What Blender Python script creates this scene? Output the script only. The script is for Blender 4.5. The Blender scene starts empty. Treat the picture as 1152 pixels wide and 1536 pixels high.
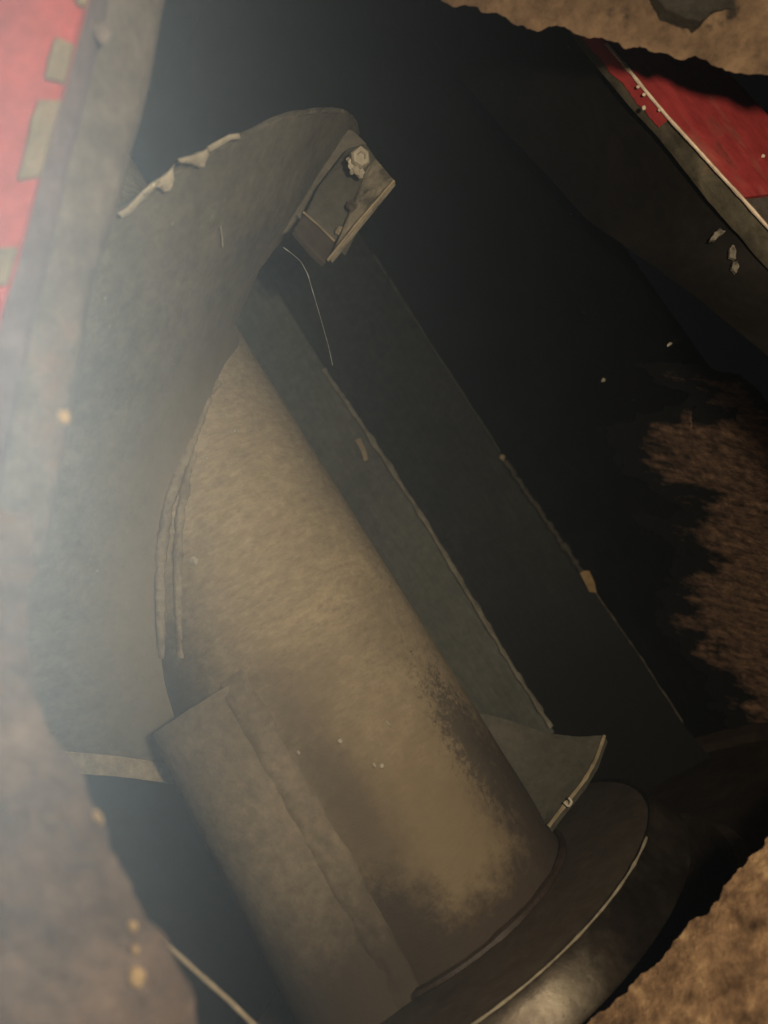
import bpy, bmesh, math, random
import numpy as np
from mathutils import Vector, Matrix, noise as mnoise
random.seed(7)
S = bpy.context.scene
COL = S.collection

# ------------------------------------------------------------------ camera
ZC = 0.24                       # lens height above the casing floor
PITCH, ROLL, FPX = math.radians(7), math.radians(32.3), 1200.0
CAM = Vector((0, 0, ZC))
R0 = Vector((1, 0, 0))
U0 = Vector((0, -math.sin(PITCH), math.cos(PITCH)))
FW = Vector((0, math.cos(PITCH), math.sin(PITCH)))
cr, sr = math.cos(ROLL), math.sin(ROLL)
IR = R0 * cr - U0 * sr          # image right
IU = R0 * sr + U0 * cr          # image up
cd = bpy.data.cameras.new('camera')
cam = bpy.data.objects.new('camera', cd); COL.objects.link(cam)
M = Matrix.Identity(4)
for i in range(3):
    M[i][0], M[i][1], M[i][2], M[i][3] = IR[i], IU[i], -FW[i], CAM[i]
cam.matrix_world = M
cd.sensor_fit = 'VERTICAL'; cd.sensor_height = 24.0
cd.lens = 24.0 * FPX / 1536.0
cd.clip_start = 0.005; cd.clip_end = 50
cd.dof.use_dof = True; cd.dof.focus_distance = 0.455; cd.dof.aperture_fstop = 4.6
S.camera = cam

# ------------------------------------------------------------------ world, light, exposure
W = bpy.data.worlds.new('World'); S.world = W; W.use_nodes = True
W.node_tree.nodes['Background'].inputs[0].default_value = (0.6, 0.62, 0.62, 1)
W.node_tree.nodes['Background'].inputs[1].default_value = 0.003
S.view_settings.view_transform = 'Standard'; S.view_settings.look = 'None'
S.view_settings.exposure = 0; S.view_settings.gamma = 1

def lamp(name, kind, loc, power, color, radius):
    l = bpy.data.lights.new(name, kind); l.energy = power; l.color = color; l.shadow_soft_size = radius
    o = bpy.data.objects.new(name, l); COL.objects.link(o); o.location = loc
    return o
flash = lamp('phone_torch', 'POINT', CAM + IR * 0.085 + IU * 0.042 - FW * 0.03, 6.1, (1.0, 0.825, 0.59), 0.014)

def ray(x, y):
    dx, dy = x - 576.0, y - 768.0
    return FW + IR * (dx / FPX) - IU * (dy / FPX)
def P(x, y, d): return CAM + ray(x, y) * d
def PY(x, y, Y):
    r = ray(x, y); return CAM + r * (Y / r.y)
AX = (-0.097, 0.505)
def PC(x, y, R):                # far wall of a cylinder round the shaft axis
    r = ray(x, y); a = r.x ** 2 + r.y ** 2; b = -2 * (r.x * AX[0] + r.y * AX[1]); c = AX[0] ** 2 + AX[1] ** 2 - R * R
    t = (-b + math.sqrt(max(0, b * b - 4 * a * c))) / (2 * a)
    return CAM + r * t

air = lamp('veil_lamp', 'SPOT', CAM - IR * 0.27 + IU * 0.02 + FW * 0.16, 73, (0.81, 0.96, 1.0), 0.01)  # added spot, aimed to light only the veil volume
air.data.spot_size = math.radians(64); air.data.spot_blend = 0.6
air.rotation_euler = (IR - IU * 0.05 - FW * 0.7).to_track_quat('-Z', 'Y').to_euler()
S.cycles.volume_step_rate = 0.18

# ------------------------------------------------------------------ materials
def mat(name, cols, scale=20, stretch=(1, 1, 1), rough=0.75, bump=0.3, bscale=120, bdist=0.002, metal=0.0, spec=0.3,
        spots=None, rrange=0.15, contrast=(0.3, 0.7), detail=8, rot=(0, 0, 0), grain=0.22, brush=(1, 1, 1)):
    m = bpy.data.materials.new(name); m.use_nodes = True
    nt = m.node_tree; N = nt.nodes; L = nt.links
    b = N['Principled BSDF']
    tc = N.new('ShaderNodeTexCoord'); mp = N.new('ShaderNodeMapping')
    mp.inputs['Scale'].default_value = stretch; mp.inputs['Rotation'].default_value = rot
    L.new(tc.outputs['Object'], mp.inputs['Vector'])
    n1 = N.new('ShaderNodeTexNoise'); n1.inputs['Scale'].default_value = scale; n1.inputs['Detail'].default_value = detail
    n1.inputs['Roughness'].default_value = 0.62
    L.new(mp.outputs[0], n1.inputs['Vector'])
    cr_ = N.new('ShaderNodeValToRGB'); e = cr_.color_ramp
    lo, hi = contrast; k = len(cols)
    while len(e.elements) < k: e.elements.new(0.5)
    for i, c in enumerate(cols):
        e.elements[i].position = lo + (hi - lo) * i / max(1, k - 1); e.elements[i].color = (*c, 1)
    L.new(n1.outputs['Fac'], cr_.inputs['Fac'])
    col = cr_.outputs['Color']
    n2 = N.new('ShaderNodeTexNoise'); n2.inputs['Scale'].default_value = bscale; n2.inputs['Detail'].default_value = 10
    n2.inputs['Roughness'].default_value = 0.7
    L.new(mp.outputs[0], n2.inputs['Vector'])
    for sp in (spots or []):    # (colour, scale, threshold, softness)
        n3 = N.new('ShaderNodeTexNoise'); n3.inputs['Scale'].default_value = sp[1]; n3.inputs['Detail'].default_value = 6
        n3.inputs['Roughness'].default_value = 0.65
        L.new(mp.outputs[0], n3.inputs['Vector'])
        mr = N.new('ShaderNodeMapRange'); mr.inputs['From Min'].default_value = sp[2]; mr.inputs['From Max'].default_value = sp[2] + sp[3]
        L.new(n3.outputs['Fac'], mr.inputs['Value'])
        mx = N.new('ShaderNodeMixRGB'); mx.inputs['Color2'].default_value = (*sp[0], 1)
        L.new(mr.outputs[0], mx.inputs['Fac']); L.new(col, mx.inputs['Color1']); col = mx.outputs[0]
    gr = N.new('ShaderNodeMapRange'); gr.inputs['From Min'].default_value = 0.3; gr.inputs['From Max'].default_value = 0.7
    gr.inputs['To Min'].default_value = 1 - grain; gr.inputs['To Max'].default_value = 1 + grain
    L.new(n2.outputs['Fac'], gr.inputs['Value'])
    n4 = N.new('ShaderNodeTexNoise'); n4.inputs['Scale'].default_value = 55; n4.inputs['Detail'].default_value = 7; n4.inputs['Roughness'].default_value = 0.75
    mp4 = N.new('ShaderNodeMapping'); mp4.inputs['Scale'].default_value = brush; mp4.inputs['Rotation'].default_value = (0.1, -0.12, 0)
    L.new(tc.outputs['Object'], mp4.inputs['Vector']); L.new(mp4.outputs[0], n4.inputs['Vector'])
    g4 = N.new('ShaderNodeMapRange'); g4.inputs['From Min'].default_value = 0.3; g4.inputs['From Max'].default_value = 0.7
    g4.inputs['To Min'].default_value = 1 - grain * 0.8; g4.inputs['To Max'].default_value = 1 + grain * 0.8
    L.new(n4.outputs['Fac'], g4.inputs['Value'])
    gm = N.new('ShaderNodeMath'); gm.operation = 'MULTIPLY'; L.new(gr.outputs[0], gm.inputs[0]); L.new(g4.outputs[0], gm.inputs[1])
    vm = N.new('ShaderNodeVectorMath'); vm.operation = 'SCALE'
    L.new(col, vm.inputs[0]); L.new(gm.outputs[0], vm.inputs['Scale']); col = vm.outputs[0]
    L.new(col, b.inputs['Base Color'])
    rr = N.new('ShaderNodeMapRange'); rr.inputs['To Min'].default_value = rough - rrange; rr.inputs['To Max'].default_value = min(1, rough + rrange)
    L.new(n2.outputs['Fac'], rr.inputs['Value']); L.new(rr.outputs[0], b.inputs['Roughness'])
    b.inputs['Metallic'].default_value = metal; b.inputs['Specular IOR Level'].default_value = spec
    ad = N.new('ShaderNodeMath'); ad.operation = 'ADD'
    L.new(n4.outputs['Fac'], ad.inputs[0]); L.new(n2.outputs['Fac'], ad.inputs[1])
    bp = N.new('ShaderNodeBump'); bp.inputs['Strength'].default_value = bump; bp.inputs['Distance'].default_value = bdist
    L.new(ad.outputs[0], bp.inputs['Height']); L.new(bp.outputs[0], b.inputs['Normal'])
    return m

def stain_or_shade(m, kind, p, colr, amt=1.0, nscale=30, namp=0.07, soft=0.4):
    """grime or painted shade with a ragged outline: kind 'low' = below height p[0]..p[1]; kind 'blob' = ellipsoid p = (centre, radii), object space"""
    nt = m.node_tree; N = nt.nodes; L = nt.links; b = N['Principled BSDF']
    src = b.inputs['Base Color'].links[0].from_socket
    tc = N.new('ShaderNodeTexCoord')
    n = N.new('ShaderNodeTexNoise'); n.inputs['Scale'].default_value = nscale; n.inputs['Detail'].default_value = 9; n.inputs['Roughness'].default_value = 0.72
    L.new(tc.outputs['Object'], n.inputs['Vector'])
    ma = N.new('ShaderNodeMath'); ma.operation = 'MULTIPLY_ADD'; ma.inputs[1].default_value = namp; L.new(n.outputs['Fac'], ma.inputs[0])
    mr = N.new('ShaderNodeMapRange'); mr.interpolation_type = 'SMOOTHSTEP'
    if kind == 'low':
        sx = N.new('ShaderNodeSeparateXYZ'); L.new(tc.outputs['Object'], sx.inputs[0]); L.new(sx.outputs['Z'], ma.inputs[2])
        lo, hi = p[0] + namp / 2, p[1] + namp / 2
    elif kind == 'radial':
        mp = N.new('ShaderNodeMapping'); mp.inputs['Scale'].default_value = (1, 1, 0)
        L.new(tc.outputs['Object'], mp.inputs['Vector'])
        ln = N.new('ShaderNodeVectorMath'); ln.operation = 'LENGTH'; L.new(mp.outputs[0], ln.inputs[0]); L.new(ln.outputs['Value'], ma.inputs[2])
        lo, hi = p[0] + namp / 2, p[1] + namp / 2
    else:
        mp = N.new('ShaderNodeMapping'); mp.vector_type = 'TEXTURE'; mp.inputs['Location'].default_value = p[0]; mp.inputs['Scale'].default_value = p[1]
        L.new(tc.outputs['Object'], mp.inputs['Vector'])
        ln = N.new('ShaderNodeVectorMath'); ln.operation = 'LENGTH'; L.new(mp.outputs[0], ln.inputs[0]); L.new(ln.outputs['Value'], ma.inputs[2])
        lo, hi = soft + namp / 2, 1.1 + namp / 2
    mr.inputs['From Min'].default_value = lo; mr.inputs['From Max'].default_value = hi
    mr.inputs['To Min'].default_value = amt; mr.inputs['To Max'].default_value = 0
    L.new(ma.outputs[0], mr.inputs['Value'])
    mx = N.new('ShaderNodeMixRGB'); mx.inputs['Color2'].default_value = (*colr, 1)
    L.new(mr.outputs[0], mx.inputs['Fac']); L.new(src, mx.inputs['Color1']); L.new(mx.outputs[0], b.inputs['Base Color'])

m_shaft = mat('dusty_steel', [(0.31, 0.255, 0.168), (0.35, 0.285, 0.187), (0.39, 0.32, 0.208)], scale=16, stretch=(1, 1, 1.6),
              rough=0.8, bump=0.45, bscale=150, bdist=0.0016, contrast=(0.32, 0.66), brush=(1.5, 1.5, 6), grain=0.2,
              spots=[((0.285, 0.233, 0.155), 130, 0.56, 0.16), ((0.47, 0.39, 0.26), 110, 0.70, 0.06)])
# shaft object space: x right, y away, z up, origin on the axis 26 mm below the flange top
stain_or_shade(m_shaft, 'blob', ((0.02, -0.08, 0.02), (0.16, 0.16, 0.19)), (0.20, 0.152, 0.092), 0.9, 60, 0.7)
stain_or_shade(m_shaft, 'blob', ((-0.074, -0.06, 0.23), (0.080, 0.10, 0.20)), (0.095, 0.083, 0.064), 0.94, 70, 0.7, 0.25)
stain_or_shade(m_shaft, 'low', (0.036, 0.064), (0.052, 0.036, 0.025), 0.95, 110, 0.045)
stain_or_shade(m_shaft, 'blob', ((0.088, -0.030, 0.050), (0.040, 0.085, 0.095)), (0.060, 0.047, 0.036), 0.94, 110, 1.0)
stain_or_shade(m_shaft, 'blob', ((0.000, -0.08, 0.125), (0.026, 0.05, 0.115)), (0.115, 0.09, 0.062), 0.8, 80, 0.9, 0.05)
stain_or_shade(m_shaft, 'blob', ((-0.012, -0.08, 0.050), (0.036, 0.05, 0.046)), (0.055, 0.042, 0.03), 0.93, 110, 1.1)
stain_or_shade(m_shaft, 'blob', ((0.015, -0.08, 0.185), (0.045, 0.05, 0.035)), (0.19, 0.15, 0.10), 0.6, 90, 1.3, 0.0)
stain_or_shade(m_shaft, 'blob', ((0.060, -0.053, 0.197), (0.022, 0.03, 0.035)), (0.17, 0.136, 0.095), 0.3, 190, 2.6)
stain_or_shade(m_shaft, 'blob', ((0.070, -0.043, 0.110), (0.014, 0.03, 0.055)), (0.06, 0.05, 0.04), 0.75, 260, 3.4)
m_flight = mat('dusty_plate', [(0.095, 0.084, 0.065), (0.135, 0.12, 0.092), (0.175, 0.155, 0.12)], scale=26, rough=0.85, bump=0.3,
               bscale=190, bdist=0.001, contrast=(0.3, 0.7), spots=[((0.30, 0.26, 0.19), 60, 0.69, 0.05), ((0.10, 0.085, 0.065), 48, 0.66, 0.14)])
m_weld = mat('weld_metal', [(0.20, 0.165, 0.11), (0.36, 0.29, 0.18)], scale=70, rough=0.7, bump=0.6, bscale=240, bdist=0.001)
stain_or_shade(m_flight, 'radial', (0.07, 0.155), (0.235, 0.195, 0.135), 0.85, 60, 0.08)
m_cheek = mat('bracket_dusty_steel', [(0.11, 0.096, 0.072), (0.30, 0.262, 0.195), (0.40, 0.345, 0.255)], scale=75, rough=0.75, bump=0.5, contrast=(0.36, 0.62), spots=[((0.04, 0.035, 0.028), 130, 0.62, 0.08)])
m_scrape = mat('scraped_paint', [(0.05, 0.045, 0.035), (0.24, 0.215, 0.165)], scale=260, rough=0.85, bump=0.3, contrast=(0.35, 0.6))
m_bead = mat('dusty_weld', [(0.20, 0.168, 0.118), (0.33, 0.275, 0.19)], scale=70, rough=0.85, bump=0.6, bscale=200, bdist=0.0015)
m_bare = mat('bare_edge_metal', [(0.42, 0.37, 0.27), (0.75, 0.67, 0.50)], scale=90, rough=0.42, bump=0.3, bscale=300, bdist=0.0005, metal=0.6, spec=0.5)
m_sleeve = mat('dusty_curved_plate', [(0.155, 0.128, 0.09), (0.19, 0.157, 0.11), (0.22, 0.18, 0.125)], scale=14, rough=0.82, bump=0.25,
               bscale=170, bdist=0.0012, spots=[((0.10, 0.08, 0.06), 36, 0.66, 0.12)])
stain_or_shade(m_sleeve, 'low', (0.045, 0.11), (0.06, 0.046, 0.033), 0.93, 90, 0.06)
stain_or_shade(m_sleeve, 'blob', ((-0.082, -0.04, 0.05), (0.028, 0.06, 0.16)), (0.075, 0.06, 0.045), 0.85, 80, 0.9)  # shade on the rounded left side, painted into the colour
m_stub = mat('grey_plate', [(0.07, 0.066, 0.052), (0.105, 0.097, 0.075)], scale=24, rough=0.72, bump=0.25, bscale=200, bdist=0.001)
m_flange = mat('oily_steel', [(0.052, 0.042, 0.032), (0.09, 0.071, 0.053)], scale=22, rough=0.5, bump=0.25, bscale=150, bdist=0.001, spec=0.45,
               spots=[((0.12, 0.09, 0.06), 50, 0.64, 0.1)])
m_rim = mat('worn_flange_rim', [(0.020, 0.014, 0.010), (0.034, 0.025, 0.018), (0.10, 0.085, 0.06)], scale=18, rough=0.40, bump=0.2, bscale=150,
            bdist=0.001, metal=0.75, spec=0.5)
m_liner = mat('dark_liner', [(0.065, 0.067, 0.054), (0.085, 0.087, 0.070), (0.10, 0.102, 0.082)], scale=16, rough=0.6, bump=0.25, bscale=160, bdist=0.001, brush=(6, 6, .8), grain=0.3,
              spots=[((0.022, 0.021, 0.018), 55, 0.69, 0.04)])
m_liner2 = mat('black_liner', [(0.019, 0.019, 0.0155), (0.030, 0.0295, 0.024)], scale=20, brush=(6, 6, .8), grain=0.35, rough=0.6, spec=0.12, bump=0.25, bscale=160, bdist=0.001,
               spots=[((0.012, 0.012, 0.011), 50, 0.66, 0.06), ((0.10, 0.095, 0.07), 130, 0.74, 0.03)])
stain_or_shade(m_liner2, 'low', (0.09, 0.27), (0.0075, 0.0072, 0.006), 0.95, 40, 0.06)  # shadow towards the plate's foot, painted as a near-black tint
m_shell = mat('black_casing_paint', [(0.006, 0.006, 0.0055), (0.011, 0.0105, 0.0095)], scale=20, rough=0.55, bump=0.2, bscale=120, bdist=0.001, spec=0.12,
              spots=[((0.05, 0.048, 0.04), 120, 0.76, 0.03)])
m_floor = mat('greasy_floor', [(0.022, 0.016, 0.012), (0.05, 0.034, 0.023)], scale=24, rough=0.5, bump=0.4, bscale=120, bdist=0.002, spec=0.35,
              spots=[((0.11, 0.06, 0.035), 60, 0.68, 0.06)])
m_side = mat('dark_side_plate', [(0.008, 0.0065, 0.005), (0.015, 0.012, 0.009)], scale=30, rough=0.7, bump=0.3, bscale=150, bdist=0.001, spec=0.12,
             spots=[((0.075, 0.065, 0.048), 75, 0.68, 0.06)])
m_scale = mat('rust_scale', [(0.035, 0.022, 0.015), (0.22, 0.130, 0.082), (0.42, 0.255, 0.16)], scale=28, stretch=(1, 1, 4.5), rough=0.9, bump=0.9, bscale=110, bdist=0.0025,
              contrast=(0.3, 0.68), rot=(0, -0.62, 0))
m_rust = mat('thick_rust', [(0.045, 0.027, 0.016), (0.20, 0.12, 0.067), (0.40, 0.25, 0.135), (0.70, 0.48, 0.26)], scale=75, rough=0.9, bump=0.9, bscale=260, bdist=0.0025,
             contrast=(0.27, 0.72), spots=[((0.36, 0.24, 0.10), 130, 0.70, 0.05), ((0.02, 0.014, 0.011), 60, 0.66, 0.06)])
m_rust_pale = mat('pale_rust', [(0.046, 0.030, 0.023), (0.080, 0.054, 0.040), (0.125, 0.085, 0.062)], scale=60, rough=0.95, bump=0.6, bscale=200, bdist=0.002,
                  contrast=(0.3, 0.7), spots=[((0.30, 0.21, 0.11), 90, 0.70, 0.05)])
m_beam = mat('rusty_beam', [(0.04, 0.027, 0.018), (0.135, 0.086, 0.052), (0.21, 0.136, 0.08), (0.32, 0.215, 0.125)], scale=45, rough=0.92, bump=0.9, bscale=220, bdist=0.0025,
             contrast=(0.28, 0.7), spots=[((0.03, 0.023, 0.018), 38, 0.62, 0.08), ((0.30, 0.20, 0.10), 130, 0.72, 0.04)])
m_tar = mat('tar', [(0.022, 0.020, 0.016), (0.055, 0.047, 0.036)], scale=90, rough=0.7, bump=0.7, bscale=220, bdist=0.002)
m_red = mat('red_paint', [(0.38, 0.045, 0.048), (0.48, 0.060, 0.060), (0.52, 0.11, 0.09)], scale=20, stretch=(1, 1, 0.35), rough=0.42, bump=0.15, bscale=140, bdist=0.001, spec=0.4,
            spots=[((0.46, 0.20, 0.14), 45, 0.54, 0.2), ((0.22, 0.03, 0.03), 90, 0.6, 0.15), ((0.62, 0.42, 0.32), 130, 0.74, 0.03)])
m_redleft = mat('faded_red_paint', [(0.34, 0.040, 0.038), (0.43, 0.065, 0.058)], scale=18, rough=0.55, bump=0.15, bscale=120, bdist=0.001, spec=0.35)
m_primer = mat('tan_primer', [(0.17, 0.13, 0.075), (0.23, 0.175, 0.10)], scale=60, rough=0.8, bump=0.3)
m_strip = mat('purple_brown_edge', [(0.11, 0.078, 0.082), (0.16, 0.115, 0.118)], scale=40, rough=0.7, bump=0.3)
m_band = mat('grey_brown_steel', [(0.10, 0.085, 0.07), (0.155, 0.125, 0.103)], scale=30, rough=0.75, bump=0.35, spots=[((0.16, 0.10, 0.075), 30, 0.6, 0.15)])
m_wornsteel = mat('worn_strip_steel', [(0.05, 0.043, 0.030), (0.10, 0.087, 0.06), (0.14, 0.12, 0.082)], scale=60, rough=0.6, bump=0.5, bscale=200, bdist=0.001,
                  spots=[((0.16, 0.085, 0.05), 45, 0.62, 0.1), ((0.45, 0.38, 0.26), 140, 0.71, 0.04)])
m_white = mat('bare_bright_edge', [(0.62, 0.48, 0.36), (0.85, 0.70, 0.54)], scale=120, rough=0.5, bump=0.3)
m_tear = mat('torn_pale_steel', [(0.30, 0.265, 0.20), (0.48, 0.43, 0.33)], scale=80, rough=0.6, bump=0.3)
m_seamlight = mat('dusty_liner_edge', [(0.13, 0.12, 0.092), (0.27, 0.25, 0.19)], scale=90, rough=0.85, bump=0.6)
m_seam = mat('rough_seam', [(0.035, 0.032, 0.024), (0.085, 0.078, 0.058)], scale=90, rough=0.85, bump=0.6)
m_thread = mat('cobweb_silk', [(0.30, 0.30, 0.28), (0.45, 0.44, 0.41)], scale=300, rough=0.6, bump=0.1)
m_chip = mat('paint_chip', [(0.30, 0.27, 0.21), (0.55, 0.50, 0.40)], scale=200, rough=0.8, bump=0.4)
m_flake = mat('ochre_flake', [(0.24, 0.16, 0.07), (0.35, 0.24, 0.11)], scale=100, rough=0.8, bump=0.4)

# ------------------------------------------------------------------ mesh helpers
def thing(name, label, cat, loc, group=None):
    o = bpy.data.objects.new(name, None); COL.objects.link(o); o.location = loc
    o.empty_display_size = 0.02
    o['label'] = label; o['category'] = cat
    if group: o['group'] = group
    return o
def mesh(name, verts, faces, m, parent=None, smooth=True, label=None):
    """world-space vertices; stored relative to the parent's base"""
    off = Vector(parent_loc(parent)) if parent else Vector((0, 0, 0))
    me = bpy.data.meshes.new(name)
    me.from_pydata([tuple(Vector(v) - off) for v in verts], [], faces)
    me.validate()
    bm = bmesh.new(); bm.from_mesh(me); bmesh.ops.recalc_face_normals(bm, faces=bm.faces); bm.to_mesh(me); bm.free()
    me.materials.append(m)
    if smooth:
        for p in me.polygons: p.use_smooth = True
        try: me.set_sharp_from_angle(angle=math.radians(40))
        except Exception: pass
    o = bpy.data.objects.new(name, me); COL.objects.link(o)
    if parent: o.parent = parent
    else: pass
    if label: o['label'] = label
    return o
def parent_loc(p):
    l = Vector((0, 0, 0))
    while p: l += p.location; p = p.parent
    return l
def tag(o, label, cat, group=None):
    o['label'] = label; o['category'] = cat
    if group: o['group'] = group
def grid_faces(nu, nv, closed=False, off=0):
    f = []
    for i in range(nu - 1):
        for j in range(nv if closed else nv - 1):
            a, b = i * nv + j, i * nv + (j + 1) % nv
            f.append((off + a, off + b, off + b + nv, off + a + nv))
    return f
def plate(G, thick, N=None):
    """closed slab from a grid of points G[i][j]; thick is the offset vector (or fn(i,j)) to its back"""
    nu, nv = len(G), len(G[0])
    top = [Vector(p) for r in G for p in r]
    tf = thick if callable(thick) else (lambda i, j: thick)
    bot = [top[i * nv + j] + tf(i, j) for i in range(nu) for j in range(nv)]
    V = top + bot; n = nu * nv
    F = grid_faces(nu, nv) + [tuple(reversed(q)) for q in grid_faces(nu, nv, off=n)]
    for i in range(nu - 1):
        for j in (0, nv - 1):
            a, b = i * nv + j, (i + 1) * nv + j
            F.append((a, b, b + n, a + n))
    for j in range(nv - 1):
        for i in (0, nu - 1):
            a, b = i * nv + j, i * nv + j + 1
            F.append((a, b, b + n, a + n))
    return V, F
def poly_at(pts, n):
    """resample a polyline of Vectors to n points by arc length"""
    pts = [Vector(p) for p in pts]
    d = [0]
    for a, b in zip(pts, pts[1:]): d.append(d[-1] + (b - a).length)
    out = []
    for k in range(n):
        s = d[-1] * k / (n - 1); i = 0
        while i < len(d) - 2 and d[i + 1] < s: i += 1
        t = (s - d[i]) / max(1e-9, d[i + 1] - d[i]); out.append(pts[i].lerp(pts[i + 1], t))
    return out
def smooth_poly(pts, n, it=2):
    q = poly_at(pts, n)
    for _ in range(it):
        q = [q[0]] + [(q[i - 1] + q[i] * 2 + q[i + 1]) / 4 for i in range(1, len(q) - 1)] + [q[-1]]
    return q
def fbm(p, s, o=4):
    v = 0; a = 1; t = 0
    for k in range(o):
        v += a * mnoise.noise(Vector(p) * s * (2 ** k) + Vector((3.1 * k, 1.7, 9.2))); t += a; a *= 0.55
    return v / t
def ruled(A, B, nu, nv, normal, disp=0.0, dscale=40, edge=0.0, escale=60, thick=0.02, pow_=1.0, back=None, curl=0.0):
    """slab between two polylines; rough surface, ragged edge along A"""
    A, B = poly_at(A, nu), poly_at(B, nu)
    G = []
    for i in range(nu):
        row = []
        dirv = (A[i] - B[i]).normalized()
        e = edge * (fbm(A[i], escale, 5))
        a = A[i] + dirv * e
        for j in range(nv):
            t = (j / (nv - 1)) ** pow_
            p = a.lerp(B[i], t)
            p = p + normal * (disp * fbm(p, dscale, 5) + curl * 4 * t * (1 - t))
            row.append(p)
        G.append(row)
    return plate(G, back if back is not None else -normal * thick)
def tube(pts, rad, n=10, closed_ends=True):
    V = []; F = []
    k = len(pts)
    for i, p in enumerate(pts):
        p = Vector(p); t = (Vector(pts[min(i + 1, k - 1)]) - Vector(pts[max(i - 1, 0)])).normalized()
        u = t.orthogonal().normalized() if i == 0 else (u - t * u.dot(t)).normalized()
        w = t.cross(u); r = rad[i] if isinstance(rad, (list, tuple)) else rad
        for j in range(n):
            a = 2 * math.pi * j / n; V.append(p + (u * math.cos(a) + w * math.sin(a)) * r)
    F = grid_faces(k, n, True)
    if closed_ends: F += [tuple(range(n - 1, -1, -1)), tuple(range((k - 1) * n, k * n))]
    return V, F
def lathe(prof, n, cx, cy, a0=0, a1=360, jitter=0):
    V = []; full = abs(a1 - a0) >= 360; m_ = n if full else n + 1
    for r, z in prof:
        for j in range(m_):
            a = math.radians(a0 + (a1 - a0) * j / n)
            V.append(Vector((cx + r * math.sin(a), cy - r * math.cos(a), z)))
    return V, grid_faces(len(prof), m_, full)
def blob(c, r, n=2, sq=(1, 1, 1), rough=0.25):
    bm = bmesh.new(); bmesh.ops.create_icosphere(bm, subdivisions=n, radius=1)
    V = []
    for v in bm.verts:
        p = v.co.copy(); s = 1 + rough * mnoise.noise(p * 1.7 + Vector(c) * 90)
        V.append(Vector(c) + Vector((p.x * sq[0], p.y * sq[1], p.z * sq[2])) * r * s)
    F = [tuple(v.index for v in f.verts) for f in bm.faces]; bm.free()
    return V, F
def cylpt(phi, r, z):
    a = math.radians(phi); return Vector((AX[0] + r * math.sin(a), AX[1] - r * math.cos(a), z))

# ================================================================== CASING (round black housing)
Z = lambda h: ZC + h
casing = thing('casing', 'round black housing with overlapping liner plates and a big brown rust patch, around the shaft', 'machine housing', (AX[0], AX[1], 0))
RC = 0.315
zs = np.linspace(0.0, 0.86, 24)
V, F = lathe([(RC, float(z)) for z in zs] , 96, AX[0], AX[1], 88, 300)
mesh('shell', V, F, m_shell, casing)
V, F = lathe([(0.0, 0.86), (RC, 0.86)], 64, AX[0], AX[1]); mesh('top_cover', V, F, m_shell, casing)
prof = [(0.0, 0.0), (0.155, 0.0), (0.158, 0.028), (0.164, 0.034), (0.171, 0.030), (0.176, 0.014), (0.22, 0.008), (0.27, 0.006), (RC + 0.05, 0.004)]
V, F = lathe(prof, 120, AX[0], AX[1])
V = [v + Vector((0, 0, 0.0025 * fbm(v, 30))) for v in V]
mesh('casing_floor', V, F, m_floor, casing)
# rim where shell meets floor
V, F = lathe([(RC - 0.002, 0.0), (RC - 0.012, 0.003), (RC - 0.010, 0.012), (RC - 0.001, 0.016)], 120, AX[0], AX[1], 95, 260)
V = [v + Vector((0, 0, 0.002 * fbm(v, 60))) for v in V]
mesh('bottom_seam', V, F, m_floor, casing)

def upright_plate(pts_edge, left, th, m, name, nz=40, wob=0.0):
    """flat liner plate: right edge follows pts_edge (top to bottom), left edge is left(edge point)"""
    E = poly_at(pts_edge, nz)
    G = []
    for e in E:
        e = e + Vector((wob * fbm(e, 50), 0, 0)); l = left(e)
        G.append([e.lerp(l, t) for t in np.linspace(0, 1, 8)])
    V, F = plate(G, Vector((0, th, 0)))
    return mesh(name, V, F, m, casing)
# second liner (behind): right edge line
e2 = [PY(455, 225, .70), PY(545, 360, .70), PY(650, 525, .70), PY(750, 680, .70), PY(815, 775, .70), PY(880, 868, .70), PY(950, 970, .70), PY(1026, 1088, .70), Vector((PY(1026, 1088, .70).x + .004, .70, .003))]
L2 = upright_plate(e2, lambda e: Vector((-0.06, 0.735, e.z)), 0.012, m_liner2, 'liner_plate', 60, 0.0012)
# first liner (front)
e1 = [PY(330, 300, .64), PY(480, 541, .64), PY(560, 662, .64), PY(640, 785, .64), PY(680, 852, .64), PY(760, 985, .64), PY(832, 1098, .64)]
L1 = upright_plate(e1, lambda e: Vector((-0.12, 0.66, e.z)), 0.008, m_liner, 'liner_plate', 60, 0.0008)
# bare ragged edges of the liners (sub-parts)
def edge_strip(name, pts, r, m, parent, wob, n=90, lo=0.5):
    q = poly_at(pts, n)
    q = [p + Vector((wob * fbm(p, 90), -0.001, 0)) for p in q]
    rad = [r * (lo + (1 - lo) * abs(1.6 * fbm(p, 70))) for p in q]
    V, F = tube(q, rad, 6); return mesh(name, V, F, m, parent)
edge_strip('bare_edge', [PY(486, 555, .639), PY(560, 664, .639), PY(640, 787, .639), PY(680, 854, .639), PY(760, 987, .639), PY(826, 1090, .639)], 0.0040, m_seamlight, L1, 0.0012, lo=0.35)
edge_strip('ragged_seam', [PY(560, 382, .699), PY(650, 523, .699), PY(750, 678, .699)], 0.0016, m_seam, L2, 0.001)
edge_strip('ragged_seam', [PY(752, 685, .697), PY(815, 777, .697), PY(872, 858, .697)], 0.0052, m_seam, L2, 0.003, lo=.35)
edge_strip('bare_edge', [PY(890, 885, .699), PY(950, 970, .699), PY(1024, 1083, .699)], 0.0013, m_wornsteel, L2, 0.001, lo=.3)
G = [[PY(868, 856, .695), PY(884, 856, .695)], [PY(876, 872, .693), PY(892, 874, .693)], [PY(884, 888, .695), PY(895, 889, .695)]]
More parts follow.
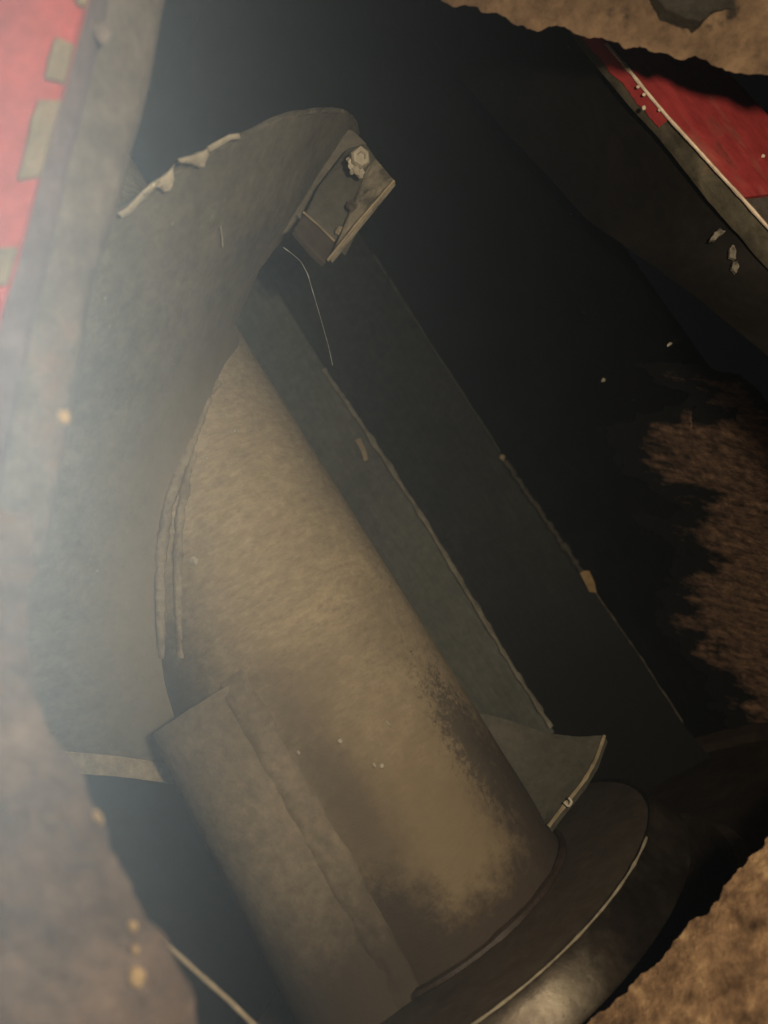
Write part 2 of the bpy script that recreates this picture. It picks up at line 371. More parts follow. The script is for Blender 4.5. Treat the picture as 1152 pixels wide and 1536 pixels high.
V, F = plate(G, Vector((0, 0.003, 0))); mesh('ochre_scale', V, F, m_flake, L2)
V, F = blob(PY(753, 686, .695), 0.0028); mesh('weld_spatter', V, F, m_weld, L2)
G = [[PY(532, 660, .638), PY(541, 657, .638)], [PY(541, 676, .637), PY(549, 676, .637)], [PY(546, 692, .638), PY(552, 690, .638)]]
V, F = plate(G, Vector((0, 0.003, 0))); mesh('paint_chip', V, F, m_weld, L1)

# rust scale on the shell: thin flaking relief
def rust_scale():
    nx, ny = 330, 300
    V = []; idx = {}; F = []
    keep = {}
    for i in range(ny):
        for j in range(nx):
            x = 880 + (1360 - 880) * j / (nx - 1); y = 515 + (1120 - 515) * i / (ny - 1)
            # left limit of the patch, in places reaching far along the streaks
            q = Vector((x * 0.0045 + y * 0.0012, y * 0.017 - x * 0.0042, 0))
            n = fbm(q, 1.0, 6); n2 = fbm(Vector((x, y, 5)), 0.028, 4)
            lim = 1045 if 590 < y < 1000 else 1075
            lim = np.interp(y, [515, 545, 590, 640, 690, 740, 800, 900, 960, 1010, 1060, 1120], [1090, 1010, 1075, 990, 975, 1050, 1020, 1035, 1045, 1085, 1120, 1190])
            up = np.interp(x, [880, 950, 1050, 1110, 1152, 1210, 1360], [545, 545, 560, 575, 620, 640, 700])
            f_ = (x - lim) / 70.0 + n * 1.5 + n2 * 0.7
            g_ = (y - up) / 25.0 + n * 1.2
            h = min(f_, g_)
            if y < 745 and 1040 < x < 1110 and 600 < y < 650: h -= 1.0 * (1 - abs(y - 625) / 25)
            keep[(i, j)] = h
            p = PC(x, y, RC - 0.001)
            inw = Vector((AX[0] - p.x, AX[1] - p.y, 0)).normalized()
            k_ = max(0, min(1, h))
            lift = 0.0008 + k_ * (0.0022 + 0.0022 * fbm(q, 2.2, 5) + 0.0016 * fbm(q * 4, 1.0, 5))
            V.append(p + inw * max(0.0006, lift))
    H = [keep[(i, j)] for i in range(ny) for j in range(nx)]
    for i in range(ny - 1):
        for j in range(nx - 1):
            if max(keep[(i, j)], keep[(i + 1, j)], keep[(i, j + 1)], keep[(i + 1, j + 1)]) > -0.7:
                a = i * nx + j; F.append((a, a + 1, a + nx + 1, a + nx))
    used = sorted({v for f in F for v in f}); mp = {v: k for k, v in enumerate(used)}
    return [V[v] for v in used], [tuple(mp[v] for v in f) for f in F], [H[v] for v in used], [c for v in used for c in (v % nx / nx * 1.31, v // nx / ny * 1.65 - v % nx / nx * 0.32, 0.0)]
V, F, H, FL = rust_scale(); rpatch = mesh('rust_patch', V, F, m_scale, casing)
at = rpatch.data.attributes.new('cover', 'FLOAT', 'POINT'); at.data.foreach_set('value', H)
at = rpatch.data.attributes.new('flow', 'FLOAT_VECTOR', 'POINT'); at.data.foreach_set('vector', FL)
nt = m_scale.node_tree; N = nt.nodes; L = nt.links; b = N['Principled BSDF']
src = b.inputs['Base Color'].links[0].from_socket
an = N.new('ShaderNodeAttribute'); an.attribute_name = 'cover'
tc = N.new('ShaderNodeAttribute'); tc.attribute_name = 'flow'
for mpn in [n for n in N if n.type == 'MAPPING']:
    L.new(tc.outputs['Vector'], mpn.inputs['Vector']); mpn.inputs['Rotation'].default_value = (0, 0, 0); mpn.inputs['Scale'].default_value = (0.7, 1.7, 1)
mp_ = N.new('ShaderNodeMapping'); mp_.inputs['Scale'].default_value = (9, 24, 1)
n = N.new('ShaderNodeTexNoise'); n.inputs['Scale'].default_value = 1.0; n.inputs['Detail'].default_value = 10; n.inputs['Roughness'].default_value = 0.68
L.new(tc.outputs['Vector'], mp_.inputs['Vector']); L.new(mp_.outputs[0], n.inputs['Vector'])
ma = N.new('ShaderNodeMath'); ma.operation = 'MULTIPLY_ADD'; ma.inputs[1].default_value = 3.2
L.new(n.outputs['Fac'], ma.inputs[0]); L.new(an.outputs['Fac'], ma.inputs[2])
mr = N.new('ShaderNodeMapRange'); mr.inputs['From Min'].default_value = 1.5; mr.inputs['From Max'].default_value = 2.1
L.new(ma.outputs[0], mr.inputs['Value'])
mx = N.new('ShaderNodeMixRGB'); mx.inputs['Color1'].default_value = (0.009, 0.0085, 0.0075, 1)
L.new(mr.outputs[0], mx.inputs['Fac']); L.new(src, mx.inputs['Color2']); L.new(mx.outputs[0], b.inputs['Base Color'])
for (x, y, r) in [(842, 272, .003), (860, 318, .0025), (875, 469, .0012), (1005, 516, .0022), (905, 570, .002), (697, 828, .0015), (950, 600, .001)]:
    V, F = blob(PC(x, y, RC - 0.001) if x > 700 else PY(x, y, .72), r, 1, (1.2, .5, .7), .5)
    mesh('paint_chip', V, F, m_chip if x in (1005, 905) else m_side, casing)

# dark side plate joining the casing to the right-hand frame
bound = [(640, 40), (700, 130), (760, 200), (820, 262), (880, 330), (960, 385), (1050, 450), (1100, 492), (1160, 540), (1240, 640), (1380, 830), (1480, 960)]
inner = [PC(x, y, RC - 0.004) - ray(x, y) * 0.012 for x, y in bound]
outer = [PY(x, y, .415) for x, y in [(800, -60), (842, 8), (873, 55), (924, 116), (992, 192), (1048, 263), (1081, 304), (1117, 345), (1155, 388), (1243, 488), (1403, 670), (1543, 830)]]
Ai, Bo = poly_at(inner, 60), poly_at(outer, 60)
G = [[a.lerp(b, t) + Vector((0, 0.0015 * fbm(a.lerp(b, t), 60), 0)) for t in np.linspace(0, 1, 20)] for a, b in zip(Ai, Bo)]
V, F = plate(G, Vector((0.006, 0.006, 0)))
side = mesh('side_plate', V, F, m_side, casing)
def chip(cx, cy, pts, Yv, m, parent, name='paint_chip', lift=0.0002, th=0.0005):
    """small flat flake with an irregular outline"""
    c = PY(cx, cy, Yv); ring = poly_at([PY(cx + x, cy + y, Yv) for x, y in pts + pts[:1]], 41)[:-1]
    ring = [c.lerp(p, 1 + 0.45 * fbm(p, 420, 4)) for p in ring]
    V = [c + Vector((0, -lift, 0))] + [p for p in ring] + [p + Vector((0, th + .002, 0)) for p in ring]
    n = len(ring); F = [(0, 1 + i, 1 + (i + 1) % n) for i in range(n)] + [(1 + i, 1 + n + i, 1 + n + (i + 1) % n, 1 + (i + 1) % n) for i in range(n)]
    return mesh(name, V, F, m, parent, smooth=False)
def side_depth(x, y):
    r = ray(x, y); best = None
    for row in G:
        for p in row:
            d = (p - CAM); t = d.dot(r) / r.dot(r); e = (d - r * t).length
            if best is None or e < best[0]: best = (e, p.y)
    return best[1] - 0.004
chip(1078, 352, [(-12, 8), (-8, -2), (2, -9), (11, -6), (6, -1), (0, 2), (-5, 9)], side_depth(1078, 352), m_scrape, side)
chip(1099, 378, [(-5, 8), (-4, -6), (2, -12), (5, 0), (4, 10)], side_depth(1099, 378), m_scrape, side)
chip(1103, 398, [(-5, 5), (-3, -6), (4, -7), (6, 3), (1, 12)], side_depth(1103, 398), m_scrape, side)

# ================================================================== AUGER
auger = thing('screw_auger', 'dusty tan steel shaft with a broad torn spiral blade, standing on its round flange', 'auger', (AX[0], AX[1], Z(-0.19)))
ZF = Z(-0.164)
# shaft
prof = []
for k in range(90):
    z = ZF - 0.004 + (0.75) * k / 89; prof.append((0.08, z))
V, F = lathe(prof, 160, *AX)
V = [v + Vector((v.x - AX[0], v.y - AX[1], 0)).normalized() * (0.0009 * fbm(v, 25, 5) + 0.0004 * fbm(Vector((v.x, v.y, v.z * 3)), 120, 3)) for v in V]
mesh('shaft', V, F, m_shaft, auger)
# foot weld
q = [cylpt(a, 0.0815, ZF + 0.001) for a in range(-140, 141, 2)]
V, F = tube(q, [0.0028 + 0.002 * fbm(p, 60) for p in q], 8); mesh('foot_weld', V, F, m_floor, auger)

bp = [-95, -35, -17.6, -1.2, 21.1, 47.7, 120.]; bz = [-.035, .060, .09, .118, .144, .176, .262]
KD = 0.4
def zflight(phi, r):
    q = max(0.0, r - .08)
    e = min(1, max(0, (phi - 45) / 45)); e = e * e * (3 - 2 * e)
    return Z(float(np.interp(phi, bp, bz)) + .008 * (1 - math.exp(-q / .010)) + .3416 * (r - .08) - .012 * e * max(0, 1 - q / .125))
rl = [.076, .1, .12, .14, .217]; pl_ = [-88, -80, -73, -67, -52]
rr_ = [.076, .080, .086, .0946, .1083, .1266, .1353, .1432, .1505, .16, .1725, .193, .207, .213, .217]; pr_ = [76, 75, 66, 58.7, 61.7, 61.6, 66.4, 72.2, 86.3, 88, 88, 91, 91, 85, 70]
nr, nphi = 90, 420
G = []
for i in range(nphi):
    row = []
    for j in range(nr):
        r = .076 + (.217 - .076) * j / (nr - 1)
        p0, p1 = np.interp(r, rl, pl_), np.interp(r, rr_, pr_)
        phi = p0 + (p1 - p0) * i / (nphi - 1)
        rj = r
        if j == nr - 1: rj = r - 0.003 + 0.0025 * fbm(Vector((phi * .06, 0, 0)), 1.0, 5) + (0.0012 + 0.002 * max(0, min(1, (phi - 38) / 10))) * fbm(Vector((phi * .7, 3, 0)), 1.0, 4)
        p = cylpt(phi, rj, zflight(phi, rj))
        p.z += 0.0022 * fbm(p, 22, 4)
        row.append(p)
    G.append(row)
V, F = plate(G, Vector((0, 0, 0.003)))
flight = mesh('spiral_blade', V, F, m_flight, auger)
# lip on the lower end of the blade
Lp = [G[0][j] for j in range(9, nr)]
GG = [[p + Vector((0, -0.002, 0.002)), p + Vector((0.0, -0.003, -0.006 + 0.001 * fbm(p, 200))), p + Vector((0, -0.003, -0.0125))] for p in Lp]
V, F = plate(GG, Vector((0.001, 0.004, 0))); mesh('end_lip', V, F, m_weld, auger, label='pale lip on the lower end of the blade')
# torn curls of bare metal along the rim
def solve_blade(x, y):
    r = ray(x, y); prev = None
    for k in range(600):
        t = .2 + k * .0006; w = CAM + r * t; dx, dy = w.x - AX[0], w.y - AX[1]
        R = math.hypot(dx, dy); ph = math.degrees(math.atan2(dx, -dy)); g = w.z - zflight(ph, R)
        if prev is not None and prev * g < 0 and R > .07: return t
        prev = g
    return None
def on_blade(x, y, lift=0.003, dflt=0.34):
    t = solve_blade(x, y)
    return P(x, y, (t if t else dflt) - lift)
def tear(pts_top, pts_bot, n=22):
    A = poly_at([on_blade(x, y, .002) for x, y in pts_top], n); B = poly_at([on_blade(x, y, .0065) for x, y in pts_bot], n)
    G = [[a.lerp(b, t) - FW * (0.003 * math.sin(t * 3.1)) for t in np.linspace(0, 1, 6)] for a, b in zip(A, B)]
    V, F = plate(G, FW * 0.0012); return mesh('torn_edge', V, F, m_tear, flight)
tear([(214, 290), (232, 274), (250, 257), (262, 246)], [(217, 293), (234, 279), (246, 283), (253, 284), (261, 268)])
tear([(266, 243), (280, 236), (296, 228), (312, 224)], [(270, 243), (283, 243), (297, 249), (306, 246), (313, 230)])
tear([(312, 222), (330, 212), (345, 205), (360, 203)], [(314, 227), (331, 217), (346, 208), (360, 206)])
tear([(178, 322), (190, 314), (203, 301), (213, 291)], [(182, 325), (195, 318), (206, 306), (217, 294)])
def line_on_blade(pts, r, m, name, n=16):
    q = poly_at([on_blade(x, y, .006) for x, y in pts], n)
    V, F = tube(q, [r * (0.5 + abs(fbm(p, 200))) for p in q], 6); return mesh(name, V, F, m, flight)
line_on_blade([(240, 278), (247, 285), (253, 284), (258, 276)], .0011, m_bare, 'bare_edge')
line_on_blade([(276, 241), (288, 244), (299, 249), (306, 247)], .0012, m_bare, 'bare_edge')
line_on_blade([(217, 292), (226, 285), (232, 276), (240, 272)], .0010, m_bare, 'bare_edge')
line_on_blade([(331, 340), (333, 355), (334, 370)], .0006, m_tear, 'scratch')
# weld bead along the root
def bead(pts, r0, off, n=120):
    q = smooth_poly(pts, n, 6)
    q = [p + Vector((0.0010 * fbm(p, 120), 0, 0.0010 * fbm(p, 90))) for p in q]
    V, F = tube(q, [r0 * (1 + 0.6 * fbm(p, 110) + .05 * math.sin(i * 1.3)) for i, p in enumerate(q)], 9)
    return mesh('weld_bead', V, F, m_bead, auger)
def PN(x, y, R, lift=0.0):      # near wall of cylinder round the axis
    r = ray(x, y); a = r.x ** 2 + r.y ** 2; b = -2 * (r.x * AX[0] + r.y * AX[1]); c = AX[0] ** 2 + AX[1] ** 2 - R * R
    D = b * b - 4 * a * c
    t = (-b - math.sqrt(max(0, D))) / (2 * a) if D > 0 else (-b / (2 * a))
    return CAM + r * (t - lift)
bead([PN(324, 575, .078), PN(308, 610, .079), PN(290, 660, .080), PN(268, 712, .0805), PN(252, 760, .081), PN(243, 815, .0815), PN(240, 870, .0815), PN(241, 955, .0815), PN(244, 985, .079)], .0030, 0)
bead([PN(292, 680, .078), PN(278, 730, .079), PN(270, 780, .0795), PN(267, 840, .0795), PN(268, 905, .0795), PN(273, 985, .0785)], .0028, 0)
# curved lap plate on the lower left of the shaft
zt, zb_ = Z(0.0185), ZF - 0.01
prof = [(-.136 + .045 * math.sin(math.radians(a)), .4662 - .045 * math.cos(math.radians(a))) for a in range(22, -125, -6)]
pp = smooth_poly([Vector((x, y, 0)) for x, y in prof], 40, 4)
G = []
nz = 60
for i in range(nz):
    t = i / (nz - 1); z = zt + (zb_ - zt) * t; row = []
    for j, p in enumerate(pp):
        s = j / (len(pp) - 1)
        q = Vector((p.x - 0.012 * t * s - 0.004 * t * (1 - s), p.y, z + (0.0008 * fbm(p, 150) if i == 0 else 0)))
        if j == 0: q.x += 0.0006 * fbm(Vector((0, 0, z)), 70, 4)
        q += Vector((0, -0.0010 * fbm(q, 30, 4), 0)); row.append(q)
    G.append(row)
V, F = plate(G, lambda i, j: Vector((0.003, 0.0055, 0)))
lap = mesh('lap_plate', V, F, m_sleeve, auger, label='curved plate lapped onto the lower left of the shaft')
# ragged fillet weld beside the plate
rows = []
for i in range(110):
    t = i / 109; z = Z(0.022) + (ZF - Z(0.022)) * t
    x0 = -.121 - 0.004 * t; w = 0.016 * (0.9 + 0.25 * fbm(Vector((1, 0, z)), 40, 4)); row = []
    for j in range(12):
        s = j / 11; x = x0 - .002 + (w + .002) * s
        sx = x - AX[0]; ys = AX[1] - math.sqrt(max(0, .08 ** 2 - sx * sx))
        lift = 0.0085 * (1 - s ** 1.6) * (0.75 + 0.35 * fbm(Vector((x * 2, 0, z)), 60, 4)) + 0.0004
        lift *= min(1, t * 14 + .15)
        if j == 11: lift = -0.001
        row.append(Vector((x, ys - lift, z)))
    rows.append(row)
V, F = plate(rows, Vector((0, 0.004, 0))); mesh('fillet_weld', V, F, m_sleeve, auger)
# broken stub of blade on the right of the shaft
inn = [PY(706, 1066, .535), PY(735, 1120, .53), PY(770, 1170, .52), PY(795, 1205, .505), PY(815, 1243, .495)]
out = [PY(906, 1103, .52), PY(893, 1140, .508), PY(876, 1170, .498), PY(850, 1203, .492), PY(822, 1239, .488)]
A, B = smooth_poly(inn, 30), smooth_poly(out, 30)
top = smooth_poly([PY(706, 1068, .535), PY(735, 1073, .535), PY(760, 1079, .535), PY(795, 1092, .533), PY(830, 1101, .53), PY(870, 1105, .525), PY(906, 1103, .52)], 24, 1)
G = []
for i in range(30):
    row = []
    for j in range(24):
        s = j / 23; p = A[i].lerp(B[i], s)
        lin = A[0].lerp(B[0], s); p = p + (top[j] - lin) * (1 - i / 29) ** 2
        row.append(p + Vector((0, 0, .0007 * fbm(p, 80))))
    G.append(row)
V, F = plate(G, Vector((0, 0.003, -0.005)))
stub = mesh('blade_stub', V, F, m_stub, auger, label='broken grey stub of blade at the foot of the shaft')
q = [B[i] + Vector((0, -.0012, 0)) for i in range(30)]
V, F = tube(q, [0.0017 * (.6 + abs(fbm(p, 120))) for p in q], 6); mesh('bare_edge', V, F, m_weld, stub)
q = [PY(846, 1203, .486), PY(853, 1210, .485), PY(858, 1203, .486), PY(853, 1196, .486)]
V, F = tube(smooth_poly(q, 12, 1), .0009, 6); mesh('metal_curl', V, F, m_chip, stub)
# flange
V, F = lathe([(0.0, ZF), (0.05, ZF), (0.10, ZF), (0.137, ZF - .0005)], 160, *AX)
V = [v + Vector((0, 0, .0009 * fbm(v, 40))) for v in V]
fl = mesh('flange', V, F, m_flange, auger)
V, F = lathe([(0.1365, ZF - .0003), (0.1385, ZF + .0012), (0.1402, ZF - .0004), (0.1425, ZF - .005), (0.1458, ZF - .0125), (0.1492, ZF - .0198), (0.1492, ZF - .0215), (0.146, ZF - .023), (0.12, ZF - .024)], 200, *AX)
V = [v + Vector((v.x - AX[0], v.y - AX[1], 0)) * (.006 * fbm(v, 30)) for v in V]
mesh('rim', V, F, m_rim, fl, label='worn shiny rim of the flange')
q = [cylpt(a, .1392, ZF + .0009) for a in np.arange(-35, 62, 1.0)]
V, F = tube(q, [0.0012 * (.35 + 1.2 * abs(fbm(p, 60)) ) for p in q], 6); mesh('bare_edge', V, F, m_bare, fl)
# bracket on the free end of the blade
def solid(front, back, faces, m, parent, name, bev=0.0012):
    V = list(front) + list(back); o = mesh(name, V, faces, m, parent, smooth=False)
    md = o.modifiers.new('edge', 'BEVEL'); md.width = bev; md.segments = 2; md.limit_method = 'ANGLE'
    return o
br = bpy.data.objects.new('end_bracket', None)
def slab_px(px, d_front, th, m, name, parent):
    fr = [P(x, y, d) for (x, y), d in zip(px, d_front)]
    a, b, c = fr[0], fr[1], fr[2]; nrm = (b - a).cross(c - a).normalized()
    if nrm.dot(FW) < 0: nrm = -nrm
    bk = [p + nrm * th for p in fr]; n = len(fr)
    faces = [tuple(range(n)), tuple(range(2 * n - 1, n - 1, -1))] + [(i, (i + 1) % n, n + (i + 1) % n, n + i) for i in range(n)]
    return solid(fr, bk, faces, m, parent, name)
br = slab_px([(458, 318), (476, 280), (520, 222), (548, 214), (566, 240), (504, 364)], [.449, .455, .460, .456, .452, .446], .012, m_stub, 'end_bracket', auger)  # recess plate; its shade is put in as a darker steel
slab_px([(412, 352), (440, 270), (505, 185), (532, 196), (552, 216), (478, 286), (448, 346)], [.470, .470, .474, .474, .472, .470, .468], .006, m_flight, 'gusset', auger)
slab_px([(504, 362), (547, 256), (563, 236), (592, 270), (494, 390)], [.448, .452, .452, .432, .430], .005, m_cheek, 'bracket_cheek', br)
slab_px([(441, 342), (458, 318), (504, 363), (489, 393), (470, 376)], [.436, .447, .447, .430, .432], .005, m_flange, 'bracket_foot', br)
q = [P(455, 318, .444), P(480, 340, .444), P(502, 362, .444)]
V, F = tube(poly_at(q, 14), .0007, 6); mesh('bare_edge', V, F, m_weld, br)
q = [P(491, 391, .428), P(540, 330, .429), P(591, 271, .430)]
V, F = tube(poly_at(q, 20), [.0012 * (.6 + abs(fbm(p, 150))) for p in poly_at(q, 20)], 6); mesh('bare_edge', V, F, m_weld, br)
bo = []
hx = Vector((0, 0, 0))
c = P(539, 238, .437); nrm = (-FW + IR * .25 - IU * .2).normalized()
tx = nrm.orthogonal().normalized(); ty = nrm.cross(tx)
V = []; k = 6
for r, h in [(.0056, -.004), (.0058, .003), (.0047, .0048), (.0026, .005), (.0022, .0036), (.0, .0035)]:
    for j in range(k):
        a = j * 2 * math.pi / k + .3; p = c + (tx * math.cos(a) + ty * math.sin(a)) * r + nrm * h; V.append(p + Vector((1, 0, 1)) * (.0012 * fbm(p, 260)))
mesh('bolt', V, grid_faces(6, k, True), m_tear, br, label='bright worn bolt head on the bracket', smooth=False)
V, F = blob(P(510, 345, .443), .0022, 3, (1.2, .6, .8), 1.0); mesh('weld_spatter', V, F, m_weld, br)
V, F = blob(P(530, 310, .440), .0026, 3, (1, .5, 1.3), 1.0); mesh('weld_spatter', V, F, m_flange, br)
V, F = blob(P(534, 249, .438), .0042, 3, (1, .7, 1.3), .9); mesh('weld_spatter', V, F, m_tear, br)
# small bright nicks on the shaft
for (x, y, a, b) in [(583, 1086, .0006, .0022), (510, 1112, .0014, .0014), (561, 1148, .0011, .0016), (572, 1149, .0016, .0014), (447, 1129, .001, .0014), (291, 842, .0024, .0026), (352, 646, .0012, .0014), (310, 687, .001, .001)]:
    V, F = blob(PN(x, y, .0805), 1, 2, (a, .0012, b), .5); mesh('bright_nick', V, F, m_chip, auger)

# crumb on flange
V, F = blob(PY(911, 1345, .442), .0022, 2, (1, 1, .9), .4)
o = mesh('grit_crumb', V, F, m_chip, None); tag(o, 'tiny pale crumb of grit lying on the dark flange', 'grit')

# ================================================================== FRAME PARTS ROUND THE OPENING
# left painted box member
lf = thing('painted_post', 'blurred faded red post with bare primer patches, at the left of the opening', 'post', P(40, 400, .26))
def quadgrid(A, B, n, m_, normal, th, name, mt, parent, disp=0.0, ed=0.0):
    V, F = ruled(A, B, n, m_, normal, disp, 50, ed, 60, th); return mesh(name, V, F, mt, parent)
nf = (-FW + IR * 0.12).normalized()
e1l = [(215, -400), (140, -60), (126, 0), (95, 120), (62, 240), (32, 360), (0, 470), (-40, 640), (-80, 820)]
e2l = [(245, -400), (168, -60), (158, 0), (128, 130), (98, 250), (72, 370), (48, 470), (12, 640), (-20, 820)]
e3l = [(330, -400), (256, -60), (241, 0), (225, 94), (208, 163), (187, 241), (171, 313), (142, 400), (125, 472), (98, 640), (64, 830)]
quadgrid([P(x, y, .235) for x, y in e1l], [P(x - 230, y - 20, .235) for x, y in e1l], 50, 12, nf, .004, 'red_face', m_redleft, lf, .0006)
quadgrid([P(x, y, .248) for x, y in e2l], [P(x, y, .236) for x, y in e1l], 50, 6, nf, .004, 'edge_strip', m_strip, lf, .0006)
quadgrid([P(x, y, .272) for x, y in e3l], [P(x, y, .250) for x, y in e2l], 60, 10, nf, .005, 'steel_flange', m_band, lf, .0012, .0012)
for pts in ([(84, 55), (109, 66), (95, 122), (68, 116)], [(58, 150), (90, 150), (58, 262), (27, 268)], [(-10, 372), (24, 370), (8, 425), (-12, 428)], [(112, -30), (134, -24), (126, 8), (116, 4)]):
    fr = [P(x, y, .2335) for x, y in poly2] if False else None
    A = [P(*pts[0], .2325), P(*pts[3], .2325)]; B = [P(*pts[1], .2325), P(*pts[2], .2325)]
    V, F = ruled(A, B, 14, 8, nf, .0003, 80, .0015, 150, .002); mesh('primer_patch', V, F, m_primer, lf)
V, F = blob(P(152, 47, .244), .0026, 2, (1, .6, 1.6), .5); mesh('paint_chip', V, F, m_band, lf)

# right painted channel
rf = thing('painted_channel', 'scuffed glossy red steel channel with a bare bright corner, at upper right', 'steel channel', PY(1050, 270, .41))
we = [(872, 16), (908, 65), (936, 97), (969, 138), (1002, 177), (1038, 216), (1076, 258), (1114, 299), (1152, 342), (1240, 440), (1420, 640), (1560, 800)]
se = [(838, 6), (870, 55), (896, 86), (921, 116), (955, 156), (989, 192), (1017, 228), (1045, 263), (1078, 304), (1114, 345), (1152, 388), (1240, 488), (1400, 670), (1540, 830)]
W_ = [PY(x, y, .40) for x, y in we]; S_ = [PY(x, y, .408) for x, y in se]
nr_ = Vector((0.15, -1, 0)).normalized()
V, F = ruled(S_, W_, 80, 6, nr_, .0008, 70, .001, 80, .005); mesh('corner_strip', V, F, m_wornsteel, rf)
# red paint still on the upper part of the strip
A = [P_ for P_ in [PY(x, y, .4055) for x, y in [(858, 30), (878, 58), (902, 88), (926, 116), (960, 156), (990, 189)]]]
B = [PY(x, y, .3985) for x, y in [(884, 30), (906, 62), (934, 96), (966, 136), (984, 158), (1002, 179)]]
V, F = ruled(A, B, 60, 6, nr_, .0006, 90, .004, 110, .001); mesh('red_paint_flake', V, F, m_red, rf)
# red face
A = [PY(x + 2, y, .3995) for x, y in we[:7] + [(1111, 296)]]
B = [PY(x, y, .44) for x, y in [(1030, 0), (1070, 80), (1093, 109), (1114, 131), (1152, 172), (1200, 225), (1230, 262), (1230, 282)]]
V, F = ruled(B, A, 60, 20, nr_, .0007, 60, .0, 60, .004); mesh('red_face', V, F, m_red, rf)
A = [PY(x + 2, y, .4) for x, y in [(1113, 299), (1152, 343), (1240, 441), (1420, 641), (1560, 801)]]
B = [PY(x, y, .442) for x, y in [(1232, 286), (1290, 350), (1350, 420), (1500, 600), (1620, 740)]]
V, F = ruled(A, B, 30, 14, nr_, .0008, 60, 0, 60, .004); mesh('bare_lower_face', V, F, m_band, rf)
q = poly_at([PY(x + 1, y, .3975) for x, y in we[1:]], 120)
V, F = tube(q, [.0011 * (.7 + 0.9 * abs(fbm(p, 90))) for p in q], 6); mesh('bare_corner_edge', V, F, m_white, rf)
for x, y, r in [(957, 130, .0010), (966, 142, .0009), (966, 161, .0011), (989, 165, .0007), (1109, 224, .0008), (1145, 234, .0010)]:
    V, F = blob(PY(x, y, .397 if x < 1050 else .42), r, 2, (1, .6, 1), .5); mesh('paint_chip', V, F, m_white, rf)

# rusty beam, upper right
bm_ = thing('rusty_beam', 'thick crusted rusty beam with a black tar patch, across the upper right corner', 'beam', P(950, 20, .30))
A = [P(x, y, .35) for x, y in [(520, -40), (640, -4), (700, 10), (770, 30), (830, 46), (870, 55), (905, 58), (950, 72), (1000, 82), (1060, 94), (1110, 106), (1160, 118), (1260, 140), (1450, 185), (1700, 240)]]
B = [P(x, y, .31) for x, y in [(640, -330), (760, -320), (880, -300), (1000, -280), (1152, -250), (1330, -200), (1800, -100)]]
V, F = ruled(A, B, 330, 110, -FW, .005, 55, .005, 75, .05, back=FW * .03 + IU * .03); mesh('crusted_face', V, F, m_beam, bm_)
A = [P(x, y, .337) for x, y in [(966, -40), (985, 0), (1010, 18), (1035, 28), (1050, 32), (1068, 16), (1098, 8), (1130, -10)]]
B = [P(x, y, .337) for x, y in [(970, -80), (1000, -50), (1030, -40), (1060, -40), (1100, -50), (1130, -60)]]
V, F = ruled(A, B, 60, 20, -FW, .002, 90, .003, 120, .012); mesh('tar_patch', V, F, m_tar, bm_)

# rusty plate, lower left (close to the lens)
lp = thing('rusty_plate', 'pale out-of-focus rusty plate edge with ochre flakes, at the lower left', 'plate', P(60, 1400, .19))
A = [P(x, y, .20) for x, y in [(40, 770), (50, 800), (52, 840), (38, 900), (36, 960), (50, 1040), (78, 1095), (106, 1140), (130, 1185), (152, 1228), (166, 1272), (190, 1320), (214, 1368), (246, 1412), (262, 1450), (282, 1490), (302, 1545), (330, 1640), (400, 1800)]]
B = [P(x, y, .185) for x, y in [(-200, 740), (-330, 900), (-340, 1100), (-320, 1400), (-250, 1950)]]
V, F = ruled(A, B, 220, 90, -FW, .004, 60, .0035, 90, .012, back=FW * .012 - IR * .012); mesh('rust_face', V, F, m_rust_pale, lp)
for x, y, r, sx, sz in [(206, 1464, .0015, 1, 1.3), (203, 1425, .0008, 1, 1.2), (199, 1390, .0010, 1, 1.1), (148, 1226, .0010, .8, 1.7), (97, 625, .0012, .9, 1.4)]:
    V, F = blob(P(x, y, .197), r, 3, (sx, .35, sz), 1.1); mesh('ochre_flake', V, F, m_flake, lp)

# rusty plate, lower right
rp = thing('rusty_plate', 'coarse orange-brown rusty plate at the lower right, beyond the flange', 'plate', P(1080, 1460, .28))
A = [P(x, y, .345) for x, y in [(1500, 960), (1380, 1050), (1260, 1150), (1180, 1232), (1140, 1275), (1100, 1318), (1060, 1362), (1020, 1405), (980, 1446), (930, 1496), (880, 1540), (790, 1610), (640, 1720), (480, 1790)]]
B = [P(x, y, .245) for x, y in [(1950, 1250), (1850, 1500), (1600, 1900), (1200, 2150), (700, 2300)]]
V, F = ruled(A, B, 330, 200, -FW, .0035, 110, .005, 90, .02, back=FW * .02 + IR * .012 - IU * .012, curl=.020); mesh('rust_face', V, F, m_rust, rp)

# thin rod, lower left
q = poly_at([P(236, 1400, .30), P(252, 1418, .30), P(300, 1462, .298), P(345, 1502, .296), P(400, 1556, .294), P(470, 1630, .292)], 40)
V, F = tube(q, [.0012 * (.8 + .5 * abs(fbm(p, 80))) for p in q], 8)
o = mesh('metal_rod', V, F, m_bead, None); tag(o, 'thin pale metal rod running down behind the blurred rusty plate at lower left', 'rod')

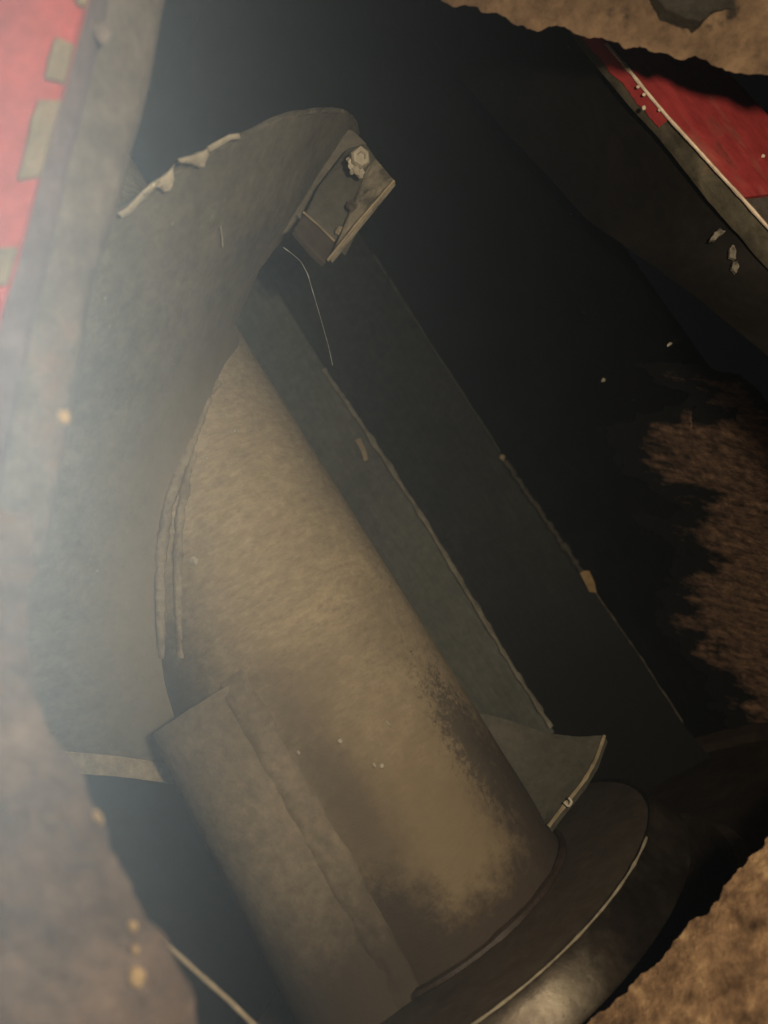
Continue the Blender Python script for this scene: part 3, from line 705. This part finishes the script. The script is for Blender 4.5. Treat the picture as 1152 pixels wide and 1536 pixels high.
# cobweb thread hanging from the bracket
q = smooth_poly([P(425, 371, .445), P(440, 382, .446), P(452, 393, .448), P(462, 412, .45), P(467, 430, .452), P(476, 460, .455), P(486, 495, .458), P(493, 520, .46), P(499, 548, .462)], 70, 2)
V, F = tube(q, [0.00012 + 0.0008 * max(0, fbm(p, 160) - .02) * (1 if k < 30 else .35) for k, p in enumerate(q)], 6)
o = mesh('cobweb_thread', V, F, m_thread, None); tag(o, 'thin white cobweb thread hanging from the bracket on the blade', 'cobweb')

# ------------------------------------------------------------------ added volume imitating lens veil, lit by its own added lamp, at left
bm = bmesh.new(); bmesh.ops.create_cube(bm, size=2.0)
for v in bm.verts: v.co = Vector((v.co.x * .125, v.co.y * .30, v.co.z * .095))
me = bpy.data.meshes.new('veil_haze'); bm.to_mesh(me); bm.free()
hz = bpy.data.objects.new('veil_haze', me); COL.objects.link(hz); hz['kind'] = 'stuff'
hc = CAM + IR * -0.0461 + IU * 0.013 + FW * 0.10
HM = Matrix.Identity(4)
for i in range(3): HM[i][0], HM[i][1], HM[i][2], HM[i][3] = IR[i], IU[i], -FW[i], hc[i]
hz.matrix_world = HM
mh = bpy.data.materials.new('veil_volume'); mh.use_nodes = True; nt = mh.node_tree; N = nt.nodes; L = nt.links
for n in list(N):
    if n.type == 'BSDF_PRINCIPLED': N.remove(n)
pv = N.new('ShaderNodeVolumePrincipled'); pv.inputs['Color'].default_value = (0.93, 0.95, 0.95, 1); pv.inputs['Anisotropy'].default_value = 0.0
tc = N.new('ShaderNodeTexCoord'); vm = N.new('ShaderNodeVectorMath'); vm.operation = 'MULTIPLY'; vm.inputs[1].default_value = (1.0, 0.2454, 1.1986)
ln = N.new('ShaderNodeVectorMath'); ln.operation = 'LENGTH'
L.new(tc.outputs['Object'], vm.inputs[0]); L.new(vm.outputs[0], ln.inputs[0])
m1 = N.new('ShaderNodeMath'); m1.operation = 'MULTIPLY'; m1.inputs[1].default_value = -1 / 0.0147; L.new(ln.outputs['Value'], m1.inputs[0])
m2 = N.new('ShaderNodeMath'); m2.operation = 'EXPONENT'; L.new(m1.outputs[0], m2.inputs[0])
m3 = N.new('ShaderNodeMath'); m3.operation = 'MULTIPLY'; m3.inputs[1].default_value = 1.6; L.new(m2.outputs[0], m3.inputs[0])
L.new(m3.outputs[0], pv.inputs['Density'])
L.new(pv.outputs[0], N['Material Output'].inputs['Volume'])
me.materials.append(mh)
